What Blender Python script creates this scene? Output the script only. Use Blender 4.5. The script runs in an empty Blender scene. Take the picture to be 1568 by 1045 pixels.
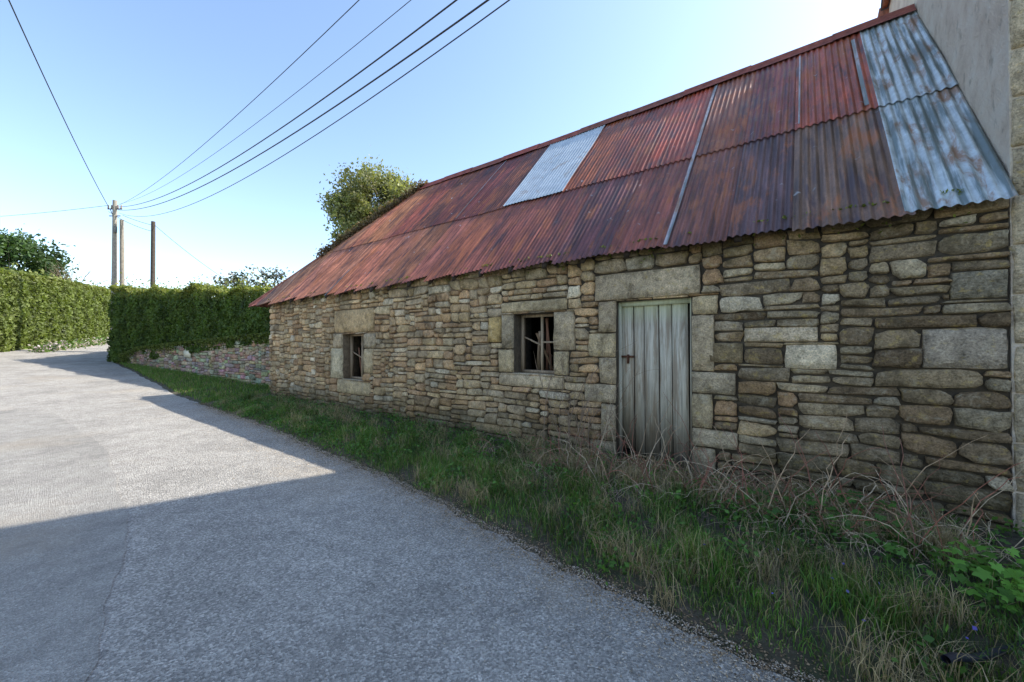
import bpy, math, random
import numpy as np
from mathutils import Vector
random.seed(7); rng=np.random.default_rng(7)
R=math.radians
scene=bpy.context.scene
# ------------------------------------------------------------------ frame of the barn: s along the wall (+ = right), t = away from the road
NX,NY=.6,.8; RX,RY=.8,-.6
def W(s,t,h): return (NX*t+RX*s, NY*t+RY*s, h)
def Wn(s,t,h): return np.stack([NX*t+RX*s, NY*t+RY*s, h+0*s],-1)
def hf(x,y):
    s=RX*np.asarray(x,float)+RY*np.asarray(y,float)
    r=-s-14.5
    r=np.where(r>12,r,np.where(r<-12,0,np.log1p(np.exp(np.clip(r,-12,12)*1.0))))
    return np.minimum(r*.05,3.2)
def hst(s,t):
    return hf(NX*t+RX*s, NY*t+RY*s)
# ------------------------------------------------------------------ mesh helpers
def mk(name,V,faces,mat=None,col=None,smooth=False,parent=None,attrs=None):
    V=np.asarray(V,np.float32).reshape(-1,3)
    if not isinstance(faces,(list,tuple)): faces=[faces]
    faces=[np.asarray(f,np.int32) for f in faces if len(f)]
    me=bpy.data.meshes.new(name)
    me.vertices.add(len(V)); me.vertices.foreach_set('co',V.ravel())
    li=np.concatenate([f.ravel() for f in faces])
    tot=np.concatenate([np.full(len(f),f.shape[1],np.int32) for f in faces])
    st=np.concatenate([[0],np.cumsum(tot)[:-1]]).astype(np.int32)
    me.loops.add(len(li)); me.loops.foreach_set('vertex_index',li)
    me.polygons.add(len(tot)); me.polygons.foreach_set('loop_start',st)
    me.update(calc_edges=True); me.validate()
    if smooth: me.polygons.foreach_set('use_smooth',np.ones(len(me.polygons),bool))
    if col is not None:
        a=me.color_attributes.new('Col','FLOAT_COLOR','POINT')
        c=np.ones((len(V),4),np.float32); c[:,:3]=np.asarray(col,np.float32).reshape(-1,3)
        a.data.foreach_set('color',c.ravel())
    if attrs:
        for k,v in attrs.items():
            a=me.attributes.new(k,'FLOAT_VECTOR','POINT'); a.data.foreach_set('vector',np.asarray(v,np.float32).ravel())
    ob=bpy.data.objects.new(name,me); scene.collection.objects.link(ob)
    if mat: me.materials.append(mat)
    if parent: ob.parent=parent
    return ob
def empty(name,loc=(0,0,0)):
    e=bpy.data.objects.new(name,None); scene.collection.objects.link(e); e.empty_display_size=.2
    return e
class Acc:
    def __init__(s): s.V=[];s.F=[];s.C=[];s.n=0
    def add(s,V,F,c=(1,1,1)):
        V=np.asarray(V,float).reshape(-1,3); F=np.asarray(F,int)
        s.V.append(V); s.F.append(F+s.n); s.n+=len(V)
        c=np.asarray(c,float); s.C.append(np.broadcast_to(c,(len(V),3)))
    def make(s,name,mat,smooth=False,parent=None):
        return mk(name,np.concatenate(s.V),s.F,mat,np.concatenate(s.C),smooth,parent)
    def boxst(s,s0,s1,t0,t1,h0,h1,c=(1,1,1),j=0):
        P=[]
        for h in (h0,h1):
            for (a,b) in ((s0,t0),(s1,t0),(s1,t1),(s0,t1)):
                P.append(W(a+random.uniform(-j,j),b+random.uniform(-j,j)*.3,h+random.uniform(-j,j)))
        s.add(P,[[3,2,1,0],[4,5,6,7],[0,1,5,4],[1,2,6,5],[2,3,7,6],[3,0,4,7]],c)
    def tube(s,pts,rad,c=(1,1,1),k=6):
        pts=np.asarray(pts,float); m=len(pts)
        rad=np.broadcast_to(np.asarray(rad,float),(m,))
        tan=np.gradient(pts,axis=0); tan/=np.linalg.norm(tan,axis=1)[:,None]+1e-9
        up=np.array([0,0,1.]) if abs(tan[0][2])<.9 else np.array([1.,0,0])
        a=np.cross(tan,up); a/=np.linalg.norm(a,axis=1)[:,None]+1e-9
        b=np.cross(tan,a)
        th=np.arange(k)*2*math.pi/k
        V=pts[:,None,:]+rad[:,None,None]*(np.cos(th)[None,:,None]*a[:,None,:]+np.sin(th)[None,:,None]*b[:,None,:])
        i=np.arange(m-1)[:,None]*k; j=np.arange(k)[None,:]; j2=(j+1)%k
        F=np.stack([i+j,i+j2,i+k+j2,i+k+j],-1).reshape(-1,4)
        s.add(V.reshape(-1,3),F,c)
def unit(a): return a/(np.linalg.norm(a,axis=-1,keepdims=True)+1e-9)
def leaves(name,C,size,mat,col,parent=None,bias=None,ratio=.55,biasw=1.):
    N=len(C); n=rng.normal(size=(N,3)); n=unit(n)
    if bias is not None: n=unit(n+biasw*np.asarray(bias))
    u=unit(np.cross(n,rng.normal(size=(N,3)))); v=np.cross(n,u)
    sz=np.broadcast_to(size,(N,))[:,None]*rng.uniform(.6,1.3,(N,1))
    V=np.stack([C-u*sz,C+v*sz*ratio-u*sz*.1,C+u*sz,C-v*sz*ratio-u*sz*.1],1)
    F=np.arange(N*4).reshape(-1,4)
    return mk(name,V.reshape(-1,3),F,mat,np.repeat(np.broadcast_to(col,(N,3)),4,0),False,parent)
def sn(x,y,seed=0,f=1.):
    r=np.random.default_rng(seed); o=0
    for k in range(5):
        a,b,c=r.uniform(-1,1,3); q=f*(1+.7*k)
        o=o+np.sin(q*(a*x+b*y)*2.2+c*9)/(1+.5*k)
    return o/2.3
# ------------------------------------------------------------------ materials
def newmat(name):
    m=bpy.data.materials.new(name); m.use_nodes=True; nt=m.node_tree
    b=nt.nodes['Principled BSDF']; return m,nt,b
def nd(nt,t,**kw):
    n=nt.nodes.new(t)
    for k,v in kw.items():
        if k in n.inputs: n.inputs[k].default_value=v
        else: setattr(n,k,v)
    return n
def ramp(nt,src,stops):
    r=nt.nodes.new('ShaderNodeValToRGB'); e=r.color_ramp.elements
    while len(e)<len(stops): e.new(.5)
    for i,(p,c) in enumerate(stops):
        e[i].position=p; e[i].color=(*c,1) if len(c)==3 else c
    nt.links.new(src,r.inputs[0]); return r.outputs[0]
def mix(nt,mode,fac,a,b):
    m=nt.nodes.new('ShaderNodeMix'); m.data_type='RGBA'; m.blend_type=mode
    for sock,v in ((0,fac),(6,a),(7,b)):
        if hasattr(v,'is_linked') or hasattr(v,'links'): nt.links.new(v,m.inputs[sock])
        else: m.inputs[sock].default_value=(*v,1) if isinstance(v,tuple) else v
    return m.outputs[2]
def noise(nt,scale,detail=6,rough=.6,vec=None,dist=0.):
    n=nd(nt,'ShaderNodeTexNoise',Scale=scale,Detail=detail,Roughness=rough,Distortion=dist)
    if vec: nt.links.new(vec,n.inputs['Vector'])
    return n.outputs['Fac']
def bump(nt,b,src,strength,dist):
    n=nd(nt,'ShaderNodeBump',Strength=strength,Distance=dist)
    nt.links.new(src,n.inputs['Height']); nt.links.new(n.outputs[0],b.inputs['Normal'])
def objvec(nt):
    return nt.nodes.new('ShaderNodeTexCoord').outputs['Object']
def scaled(nt,vec,sc):
    m=nt.nodes.new('ShaderNodeMapping'); m.inputs['Scale'].default_value=sc
    nt.links.new(vec,m.inputs[0]); return m.outputs[0]
def axis(nt,v,i,a,b,lo=0.,hi=1.):
    z=nd(nt,'ShaderNodeSeparateXYZ'); nt.links.new(v,z.inputs[0])
    mr=nd(nt,'ShaderNodeMapRange'); nt.links.new(z.outputs[i],mr.inputs[0])
    for k,x in zip((1,2,3,4),(a,b,lo,hi)): mr.inputs[k].default_value=x
    return mr.outputs[0]
g=lambda v:(v,v,v)

def mat_stone(name,lichen=.5,moss=True):
    m,nt,b=newmat(name); v=objvec(nt)
    a=nd(nt,'ShaderNodeVertexColor',layer_name='Col').outputs[0]
    n1=noise(nt,11,5,.7,v); n2=noise(nt,60,4,.7,v); n3=noise(nt,1.6,4,.6,v)
    c=mix(nt,'MULTIPLY',1.,a,ramp(nt,n1,[(.28,g(.5)),(.5,g(1.)),(.75,g(1.45))]))
    c=mix(nt,'MULTIPLY',.85,c,ramp(nt,n2,[(.3,g(.4)),(.52,g(1.)),(.72,g(1.5))]))
    c=mix(nt,'MIX',ramp(nt,noise(nt,7,6,.75,v,.4),[(.54,g(0)),(.65,g(.8*lichen))]),c,(.60,.51,.37))
    c=mix(nt,'MIX',ramp(nt,noise(nt,13,5,.7,scaled(nt,v,(1,1,1.3))),[(.56,g(0)),(.65,g(.75*lichen))]),c,(.58,.40,.12))
    c=mix(nt,'MIX',ramp(nt,noise(nt,4,6,.7,scaled(nt,v,(1.3,1.3,.9))),[(.56,g(0)),(.68,g(.6))]),c,(.10,.075,.045))
    c=mix(nt,'MULTIPLY',.8,c,ramp(nt,n3,[(.32,g(.66)),(.68,g(1.25))]))
    if moss:
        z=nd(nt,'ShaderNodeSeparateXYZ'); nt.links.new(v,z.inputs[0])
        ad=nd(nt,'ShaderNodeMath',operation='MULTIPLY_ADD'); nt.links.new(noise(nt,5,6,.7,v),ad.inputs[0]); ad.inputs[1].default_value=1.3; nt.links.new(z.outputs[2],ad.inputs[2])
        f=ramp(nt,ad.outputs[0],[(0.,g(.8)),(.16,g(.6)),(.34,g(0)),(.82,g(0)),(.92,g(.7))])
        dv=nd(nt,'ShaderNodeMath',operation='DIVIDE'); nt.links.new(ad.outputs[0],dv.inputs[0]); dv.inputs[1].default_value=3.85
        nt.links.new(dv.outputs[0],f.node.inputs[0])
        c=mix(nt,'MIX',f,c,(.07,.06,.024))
    nt.links.new(c,b.inputs['Base Color']); b.inputs['Roughness'].default_value=.92; b.inputs['Specular IOR Level'].default_value=.12
    h=mix(nt,'ADD',.45,n1,n2)
    bump(nt,b,h,1.,.04); return m
M_stone=mat_stone('rubble_stone')
M_stoneN=mat_stone('rubble_stone_plain',.6,False)

def mat_simple(name,c1,c2,scale=8,rough=.8,bs=.4,bd=.01,sc=(1,1,1),metal=0,spec=.3):
    m,nt,b=newmat(name); v=scaled(nt,objvec(nt),sc)
    n=noise(nt,scale,6,.7,v)
    nt.links.new(ramp(nt,n,[(.3,c1),(.7,c2)]),b.inputs['Base Color'])
    b.inputs['Roughness'].default_value=rough; b.inputs['Metallic'].default_value=metal; b.inputs['Specular IOR Level'].default_value=spec
    bump(nt,b,n,bs,bd); return m
def mat_attr(name,rough=.8,scale=30,amp=.5,sc=(1,1,1),spec=.3,bd=.004,bs=.5):
    m,nt,b=newmat(name); v=scaled(nt,objvec(nt),sc)
    a=nd(nt,'ShaderNodeVertexColor',layer_name='Col').outputs[0]
    n=noise(nt,scale,6,.7,v)
    nt.links.new(mix(nt,'MULTIPLY',1.,a,ramp(nt,n,[(.3,g(1-amp)),(.7,g(1+amp))])),b.inputs['Base Color'])
    b.inputs['Roughness'].default_value=rough; b.inputs['Specular IOR Level'].default_value=spec
    bump(nt,b,n,bs,bd); return m
def mat_leaf(name,trans=.35,rough=.55):
    m,nt,b=newmat(name)
    a=nd(nt,'ShaderNodeVertexColor',layer_name='Col').outputs[0]
    nt.links.new(a,b.inputs['Base Color']); b.inputs['Roughness'].default_value=rough; b.inputs['Specular IOR Level'].default_value=.35
    t=nd(nt,'ShaderNodeBsdfTranslucent')
    nt.links.new(mix(nt,'MULTIPLY',1.,a,(1.3,1.35,.6)),t.inputs[0])
    x=nd(nt,'ShaderNodeMixShader',Fac=trans); o=nt.nodes['Material Output']
    nt.links.new(b.outputs[0],x.inputs[1]); nt.links.new(t.outputs[0],x.inputs[2]); nt.links.new(x.outputs[0],o.inputs[0])
    return m
M_leaf=mat_leaf('foliage'); M_grass=mat_leaf('grass_blades',.3,.5)
M_bark=mat_attr('bark',.9,25,.5,(1,1,.3),.2,.01)
M_wood=mat_attr('weathered_wood',.85,40,.45,(1,1,.06),.2,.004)
m,nt,b=newmat('earth_mortar'); v=objvec(nt); n=noise(nt,14,6,.7,v)
c=mix(nt,'MIX',axis(nt,v,0,-5,1),ramp(nt,n,[(.3,(.07,.048,.028)),(.7,(.23,.16,.10))]),ramp(nt,n,[(.3,(.024,.018,.012)),(.7,(.09,.066,.042))]))  # darkens to the right with the stones, weaker light there partly painted in
nt.links.new(c,b.inputs['Base Color']); b.inputs['Roughness'].default_value=.95; bump(nt,b,n,.8,.02); M_mortar=m
M_black=mat_simple('barn_interior',(.02,.017,.014),(.05,.04,.03),10,.95,.3,.01)
M_dark=mat_simple('dark_timber',(.03,.022,.018),(.07,.05,.035),14,.9,.4,.01)
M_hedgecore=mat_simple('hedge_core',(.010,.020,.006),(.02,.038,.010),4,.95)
m,nt,b=newmat('old_render'); v=objvec(nt)
n1=noise(nt,3,8,.7,v); n2=noise(nt,45,5,.7,v)
c=ramp(nt,n1,[(.3,(.62,.48,.37)),(.5,(.80,.66,.53)),(.7,(.86,.76,.64))])
c=mix(nt,'MIX',ramp(nt,noise(nt,7,6,.7,scaled(nt,v,(1,1,.6))),[(.58,g(0)),(.68,g(.6))]),c,(.34,.27,.20))
nt.links.new(c,b.inputs['Base Color']); b.inputs['Roughness'].default_value=.95; bump(nt,b,mix(nt,'ADD',.5,n1,n2),1.,.07); M_render=m

def mat_asphalt(name,base,speck,sc=1.):
    m,nt,b=newmat(name); v=objvec(nt)
    vo=nd(nt,'ShaderNodeTexVoronoi',Scale=95*sc); nt.links.new(v,vo.inputs['Vector'])
    sp=nd(nt,'ShaderNodeSeparateColor'); nt.links.new(vo.outputs['Color'],sp.inputs[0])
    n1=noise(nt,.9,6,.65,v); n2=noise(nt,5,6,.75,v); n3=noise(nt,160,2,.6,v)
    c=ramp(nt,sp.outputs[0],[(0,tuple(x*(1-speck) for x in base)),(.6,base),(.9,tuple(x*(1+speck*.7) for x in base)),(1,tuple(x*(1+speck*1.5) for x in base))])
    c=mix(nt,'MULTIPLY',1.,c,ramp(nt,n1,[(.3,g(.76)),(.5,g(1)),(.7,g(1.16))]))
    c=mix(nt,'MULTIPLY',1.,c,ramp(nt,n2,[(.3,g(.78)),(.7,g(1.14))]))
    c=mix(nt,'MIX',ramp(nt,noise(nt,.55,5,.6,v),[(.54,g(0)),(.7,g(.45))]),c,tuple(x*y for x,y in zip(base,(1.12,1.0,.85))))
    c=mix(nt,'MIX',ramp(nt,noise(nt,1.7,7,.75,v,.5),[(.56,g(0)),(.64,g(.4))]),c,tuple(x*.6 for x in base))
    c=mix(nt,'MIX',ramp(nt,noise(nt,26,5,.8,v),[(.60,g(0)),(.68,g(.6))]),c,tuple(x*.40 for x in base))
    nt.links.new(c,b.inputs['Base Color']); b.inputs['Roughness'].default_value=.9; b.inputs['Specular IOR Level'].default_value=.25
    h=mix(nt,'ADD',.6,vo.outputs['Distance'],n3)
    bump(nt,b,h,.9,.012); return m
M_road=mat_asphalt('chip_seal_asphalt',(.40,.37,.325),.42)
M_patch=mat_asphalt('smooth_asphalt',(.37,.345,.305),.26,1.3)
m,nt,b=newmat('field_ground'); v=objvec(nt)
c=ramp(nt,noise(nt,1.3,9,.7,v),[(.3,(.045,.065,.018)),(.55,(.09,.13,.028)),(.75,(.15,.16,.06))])
nt.links.new(c,b.inputs['Base Color']); b.inputs['Roughness'].default_value=.95; bump(nt,b,noise(nt,30,5,.7,v),.8,.04); M_ground=m
m,nt,b=newmat('verge_soil'); v=objvec(nt)
c=ramp(nt,noise(nt,7,7,.75,v),[(.3,(.035,.026,.016)),(.5,(.09,.068,.043)),(.72,(.19,.145,.10))])
c=mix(nt,'MIX',ramp(nt,noise(nt,3,6,.7,v),[(.45,g(0)),(.6,g(.6))]),c,(.045,.065,.017))
nt.links.new(c,b.inputs['Base Color']); b.inputs['Roughness'].default_value=.95; bump(nt,b,noise(nt,45,6,.75,v),1.,.03); M_soil=m

# ------------------------------------------------------------------ world, sun, camera
w=bpy.data.worlds.new('World'); scene.world=w; w.use_nodes=True; nt=w.node_tree
ks,kt=.65,.80
sun_h=(NX*kt+RX*ks,NY*kt+RY*ks); el=math.atan2(1,math.hypot(*sun_h)); az=math.atan2(sun_h[0],sun_h[1])
sky=nd(nt,'ShaderNodeTexSky',sky_type='NISHITA'); sky.sun_disc=False; sky.sun_elevation=el; sky.sun_rotation=az
sky.air_density=1.0; sky.dust_density=.7; sky.ozone_density=.9
bg=nt.nodes['Background']; bg.inputs[1].default_value=.36; nt.links.new(sky.outputs[0],bg.inputs[0])
sd=bpy.data.lights.new('sun','SUN'); sd.energy=7.5; sd.angle=R(.53); sd.color=(1,.95,.86)
so=bpy.data.objects.new('sun',sd); scene.collection.objects.link(so)
so.rotation_euler=Vector((sun_h[0],sun_h[1],1)).to_track_quat('Z','Y').to_euler(); so.location=(20,5,30)
cd=bpy.data.cameras.new('camera'); cd.lens=13.78; cd.sensor_width=36; cd.clip_end=3000; cd.clip_start=.05
co=bpy.data.objects.new('camera',cd); scene.collection.objects.link(co); co.location=(0,0,1.6); co.rotation_euler=(R(90.43),0,0)
scene.camera=co
scene.view_settings.view_transform='Standard'; scene.view_settings.look='None'; scene.view_settings.exposure=0

# ------------------------------------------------------------------ ground sheet
q=np.sinh(np.linspace(-6,6,181))/np.sinh(6)*1500
X,Y=np.meshgrid(q-8,q+14,indexing='ij'); Z=hf(X,Y)-.02
def gridF(a,b):
    i=np.arange(a-1)[:,None]*b; j=np.arange(b-1)[None,:]
    return np.stack([i+j,i+b+j,i+b+j+1,i+j+1],-1).reshape(-1,4)
mk('ground',np.stack([X,Y,Z],-1),gridF(*X.shape),M_ground,smooth=True)
# ------------------------------------------------------------------ road
SR=[-75,-60,-43,-28.5,-24,-17.8,-11.5,-7.5,-4.2,-2.5,-1.1,-.3,.8,9]
TR=[34,26,14,3.75,3.7,3.5,3.3,3.1,2.83,2.62,2.45,2.33,2.10,1.9]
def tr(s): return np.interp(s,SR,TR)+.03*np.sin(s*1.3)+.02*np.sin(s*6.1+1)+.015*np.sin(s*15.7+2)+.01*np.sin(s*37)
SL=[-75,-52,-36.8,-27,-20,9]; TL=[17,5.2,-1.2,-5.2,-9,-9]
def tl(s): return np.interp(s,SL,TL)
ss=np.concatenate([np.arange(-75,-15,.5),np.arange(-15,9.01,.05)])
v_=np.linspace(0,1,60)
S,Vv=np.meshgrid(ss,v_,indexing='ij'); T=tl(S)+(tr(S)-tl(S))*Vv
P=Wn(S,T,0*S); P[...,2]=hst(S,T)+.004
mk('road',P,gridF(*S.shape),M_road,smooth=True)
yy=np.linspace(-3,9,160); xr=np.interp(yy,[-3,1.0,1.85,3.4,6,9],[-1.3,-1.75,-2.0,-3.3,-6.2,-10.5])+.02*np.sin(yy*7)+.012*np.sin(yy*23)
xl=np.full_like(yy,-16.)
ww=np.linspace(0,1,30)
Yp,Wp=np.meshgrid(yy,ww,indexing='ij'); Xp=xl[:,None]+(xr-xl)[:,None]*Wp
Zp=hf(Xp,Yp)+.009
mk('road_patch',np.stack([Xp,Yp,Zp],-1),gridF(*Xp.shape),M_patch,smooth=True)
# ------------------------------------------------------------------ verge soil
ss=np.arange(-28,9,.05); v_=np.linspace(0,1,40); S,Vv=np.meshgrid(ss,v_,indexing='ij')
def vtop(s): return np.interp(s,[-28,-15.5,-13.2,-12.9,9],[4.2,6.2,6.2,5.1,5.1])
def bankh(s,t):
    k=np.clip((t-tr(s))/1.2,0,1); k=k*k*(3-2*k)
    return hst(s,t)+.012+k*(.035+.05*np.abs(sn(s,t,3,1.2))+.02*sn(s,t,5,4))-.03*(1-np.clip((t-tr(s)+.02)/.12,0,1))
T=(tr(S)-.05)+(vtop(S)-tr(S)+.05)*Vv
P=Wn(S,T,0*S); P[...,2]=bankh(S,T)
mk('verge_soil',P,gridF(*S.shape),M_soil,smooth=True)

# ------------------------------------------------------------------ masonry generator
def masonry(name,a0,a1,h0,h1,mapf,cell,holes,specials,colf,seed,mat,parent,wr=(5,15),hr=(3,7),depth=.03,warp=.022,topf=None,gap=.004,thin=.15,bigr=False):
    rd=random.Random(seed); r2=np.random.default_rng(seed)
    na=int(round((a1-a0)/cell)); nh=int(round((h1-h0)/cell))
    occ=np.zeros((nh,na),bool); stones=[]
    def mark(q):
        i0=max(0,int(round((q[0]-a0)/cell))); i1=min(na,int(round((q[1]-a0)/cell)))
        j0=max(0,int(round((q[2]-h0)/cell))); j1=min(nh,int(round((q[3]-h0)/cell)))
        occ[j0:j1,i0:i1]=True
    for q in holes: mark(q)
    for q in specials: mark(q)
    if topf:
        for i in range(na):
            j=int((topf(a0+(i+.5)*cell)-h0)/cell); occ[max(0,j):,i]=True
    for j in range(nh):
        i=0; lasttop=None
        while i<na:
            if occ[j,i]: i+=1; continue
            e=i
            while e<na and not occ[j,e] and e-i<wr[1]*2: e+=1
            run=e-i; w=rd.randint(*wr)
            if bigr and a0+i*cell>-1.2: w=int(w*1.3)+1
            if rd.random()<.15: w=int(w*1.4)
            if rd.random()<.15: w=max(4,int(w*.5))
            if run-w<wr[0]*.7: w=run if run<=wr[1]*1.3 else run//2
            w=min(w,run)
            hh=rd.randint(*hr)
            if rd.random()<thin: hh=max(2,hh-3)
            if w<4: hh=min(hh,4)
            if lasttop and lasttop-j>=3 and rd.random()<.6: hh=lasttop-j
            hh=min(hh,hr[1]+1)
            if w<=7: hh=min(hh,max(2,w-1))
            k=1
            while k<hh and j+k<nh and not occ[j+k,i:i+w].any(): k+=1
            hh=k
            occ[j:j+hh,i:i+w]=True; lasttop=j+hh
            stones.append((a0+i*cell,a0+(i+w)*cell,h0+j*cell,h0+(j+hh)*cell,None)); i+=w
    stones+= [tuple(q) for q in specials]
    nx_,ny_=8,6; F0=gridF(nx_,ny_)
    Vs=[];Fs=[];Cs=[];n=0
    hol=[q for q in holes]
    for st in stones:
        s0,s1,b0,b1,cc=st[:5]; w=s1-s0; h=b1-b0
        gp=gap*rd.uniform(.4,1.8)
        if w<.03 or h<.028: continue
        ca=(s0+s1)/2; ch=(b0+b1)/2; hw=max(w/2-gp,.01); hh=max(h/2-gp,.01)
        bv=.008; ex=1-min(.3,bv/hw); ey=1-min(.3,bv/hh)
        gx=np.array([-1,-ex,-.5*ex,-.15,.2,.6*ex,ex,1]); gy=np.array([-1,-ey,-.35,.35,ey,1])
        GX,GY=np.meshgrid(gx,gy,indexing='ij'); edge=(np.abs(GX)==1)|(np.abs(GY)==1)
        ax=GX*hw; ay=GY*hh
        if cc is None:
            tp=rd.gauss(0,.10); ax=ax*(1+tp*GY*min(1,.10/hw)); tq=rd.gauss(0,.09); ay=ay*(1+tq*GX)
            ay=ay+.04*hh*np.sin(GX*2.2+rd.uniform(0,6.28))
        crn=(np.abs(GX)>=ex-1e-6)&(np.abs(GY)>=ey-1e-6)
        rr=min(hw,hh)*(1.0 if cc is None else .2)
        qs=r2.uniform(.0,1.,(2,2))**2.2*.55
        ci=np.where(GX>0,1,0); cj=np.where(GY>0,1,0); rq=qs[ci,cj]*rr*.65
        ax=np.where(crn,ax-np.sign(GX)*rq,ax); ay=np.where(crn,ay-np.sign(GY)*rq,ay)
        jit=min(w,h)*(.055 if cc is None else .03)
        jx=r2.normal(0,jit*.5,GX.shape); jy=r2.normal(0,jit*.5,GX.shape)
        ax=ax+jx; ay=ay+jy*.8
        if cc is None:
            tl_=rd.gauss(0,.022); sk=rd.gauss(0,.12)
            ax,ay=ax+sk*ay,ay+tl_*ax
        D=depth*(rd.uniform(.35,1.3) if cc is None else .75)
        tx,ty=rd.gauss(0,.006),rd.gauss(0,.006)
        d=D+tx*GX+ty*GY+r2.normal(0,.0035 if cc is None else .0028,GX.shape)
        d=np.where(edge,-.014,d)
        A=ca+ax; H=ch+ay
        if warp:
            dist=10*np.ones_like(A)
            for q in hol+[x for x in specials]:
                dx=np.maximum(np.maximum(q[0]-A,A-q[1]),0); dy=np.maximum(np.maximum(q[2]-H,H-q[3]),0)
                dist=np.minimum(dist,np.hypot(dx,dy))
            k=np.clip((dist-.01)/.45,0,1)
            k=np.minimum(k,np.clip(np.minimum(A-a0,a1-A)/.3,0,1))
            A2=A+k*warp*.8*sn(A,H*2,seed+11,.9); H2=H+k*warp*sn(A*1.2,H*1.5,seed+12,1.)
            A,H=A2,H2
        Vs.append(mapf(A,H,d).reshape(-1,3)); Fs.append(F0+n); n+=GX.size
        c=np.array(colf(ca,ch,rd) if cc is None else cc,float)
        c=c*(rd.uniform(.88,1.12)) 
        Cs.append(np.broadcast_to(c,(GX.size,3)))
    return mk(name,np.concatenate(Vs),np.concatenate(Fs),mat,np.concatenate(Cs),True,parent)

# ------------------------------------------------------------------ BARN
barn=empty('stone_barn')
S0,S1=-12.7,1.33; HW=2.92
DOOR=(-2.02,-1.09,0.0,2.16); WM=(-3.71,-2.98,1.14,2.07); WL=(-8.74,-7.85,.78,1.83)
gr=(.52,.39,.25); gr2=(.56,.42,.25); gr3=(.46,.355,.235); och=(.54,.36,.15)
specials=[
 (-2.32,-.98,2.18,2.54,(.54,.41,.27)),
 (-1.09,-.80,1.94,2.17,gr2),(-1.09,-.84,1.28,1.94,gr),(-1.09,-.62,1.02,1.28,gr3),(-1.09,-.86,.62,1.02,gr2),(-1.09,-.60,.40,.62,gr3),(-1.09,-.82,.02,.40,gr3),
 (-2.27,-2.02,1.75,2.18,gr),(-2.42,-2.02,1.42,1.75,gr2),(-2.26,-2.02,1.06,1.42,gr),(-2.48,-2.02,.80,1.06,gr3),(-2.24,-2.02,.30,.80,gr3),(-2.4,-2.02,.02,.30,gr3),
 (-3.95,-2.75,2.09,2.27,gr2),
 (-2.98,-2.62,1.50,2.08,gr),(-2.98,-2.72,1.14,1.50,gr2),
 (-3.95,-3.71,1.52,2.08,gr3),(-4.25,-3.96,1.62,2.05,och),(-4.02,-3.71,1.14,1.52,gr2),
 (-4.0,-2.8,.93,1.12,gr),
 (-9.1,-7.45,1.86,2.40,(.48,.33,.18)),(-9.25,-8.74,.78,1.50,(.64,.52,.34)),(-9.15,-8.74,1.50,1.85,gr),(-7.85,-7.5,.95,1.5,gr2),(-7.85,-7.4,1.5,1.84,gr3),
 (-8.95,-7.6,.45,.76,gr2),
 (-.55,.10,1.62,1.78,(.64,.49,.33)),(-.18,.25,1.34,1.60,(.68,.54,.37)),(-.9,-.55,1.38,1.62,(.28,.20,.11)),
 (.82,1.33,1.38,1.74,(.34,.27,.20)),(1.0,1.33,1.98,2.22,(.29,.24,.17)),
]
pal_w=[(.54,.36,.20),(.59,.41,.23),(.48,.28,.15),(.52,.35,.20),(.42,.25,.14),(.62,.47,.29),(.46,.34,.21),(.54,.33,.17),(.38,.28,.18),(.57,.40,.22),(.53,.41,.28)]
pal_d=[(.40,.29,.175),(.33,.23,.14),(.44,.33,.205),(.28,.19,.115),(.37,.29,.19),(.48,.38,.25),(.31,.235,.155),(.40,.26,.15)]
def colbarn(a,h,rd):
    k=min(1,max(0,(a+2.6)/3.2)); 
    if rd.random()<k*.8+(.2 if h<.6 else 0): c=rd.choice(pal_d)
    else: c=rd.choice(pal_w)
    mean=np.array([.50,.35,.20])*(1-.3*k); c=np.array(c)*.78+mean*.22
    f=rd.uniform(.72,1.22)*(1-.42*max(0,min(1,(.6-h)/.6)))*(1-.25*k)  # right end darker: partly browner stone, partly weaker light put into the colour
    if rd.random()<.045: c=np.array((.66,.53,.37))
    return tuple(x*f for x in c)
front=lambda A,H,d: Wn(A,5.0-d,H)
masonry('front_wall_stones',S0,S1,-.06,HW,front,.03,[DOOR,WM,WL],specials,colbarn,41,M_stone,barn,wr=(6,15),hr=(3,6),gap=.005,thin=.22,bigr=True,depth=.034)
core=Acc(); t0,t1=5.010,5.5
xs=[S0,WL[0],WL[1],WM[0],WM[1],DOOR[0],DOOR[1],S1]
for i in range(0,8,2): core.boxst(xs[i],xs[i+1],t0,t1,-.1,HW)
for q in (WL,WM,DOOR):
    core.boxst(q[0],q[1],t0,t1,q[3],HW)
    if q[2]>0: core.boxst(q[0],q[1],t0,t1,-.1,q[2])
core.boxst(S0,S0+.5,5.5,11.7,-.1,2.8)
core.make('wall_core',M_mortar,parent=barn)
ins=Acc(); ins.boxst(S0+.5,S1,11.2,11.7,-.1,2.8); ins.boxst(S0+.5,S1-.05,5.5,11.2,-.12,-.01); ins.boxst(S0+.5,S1-.1,7.2,7.25,0,4.6)
ins.make('interior',M_black,parent=barn)
left=lambda A,H,d: Wn(S0-d,A,H)
masonry('end_wall_stones',5.0,11.7,-.06,2.8,left,.04,[],[],colbarn,5,M_stone,barn)

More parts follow.
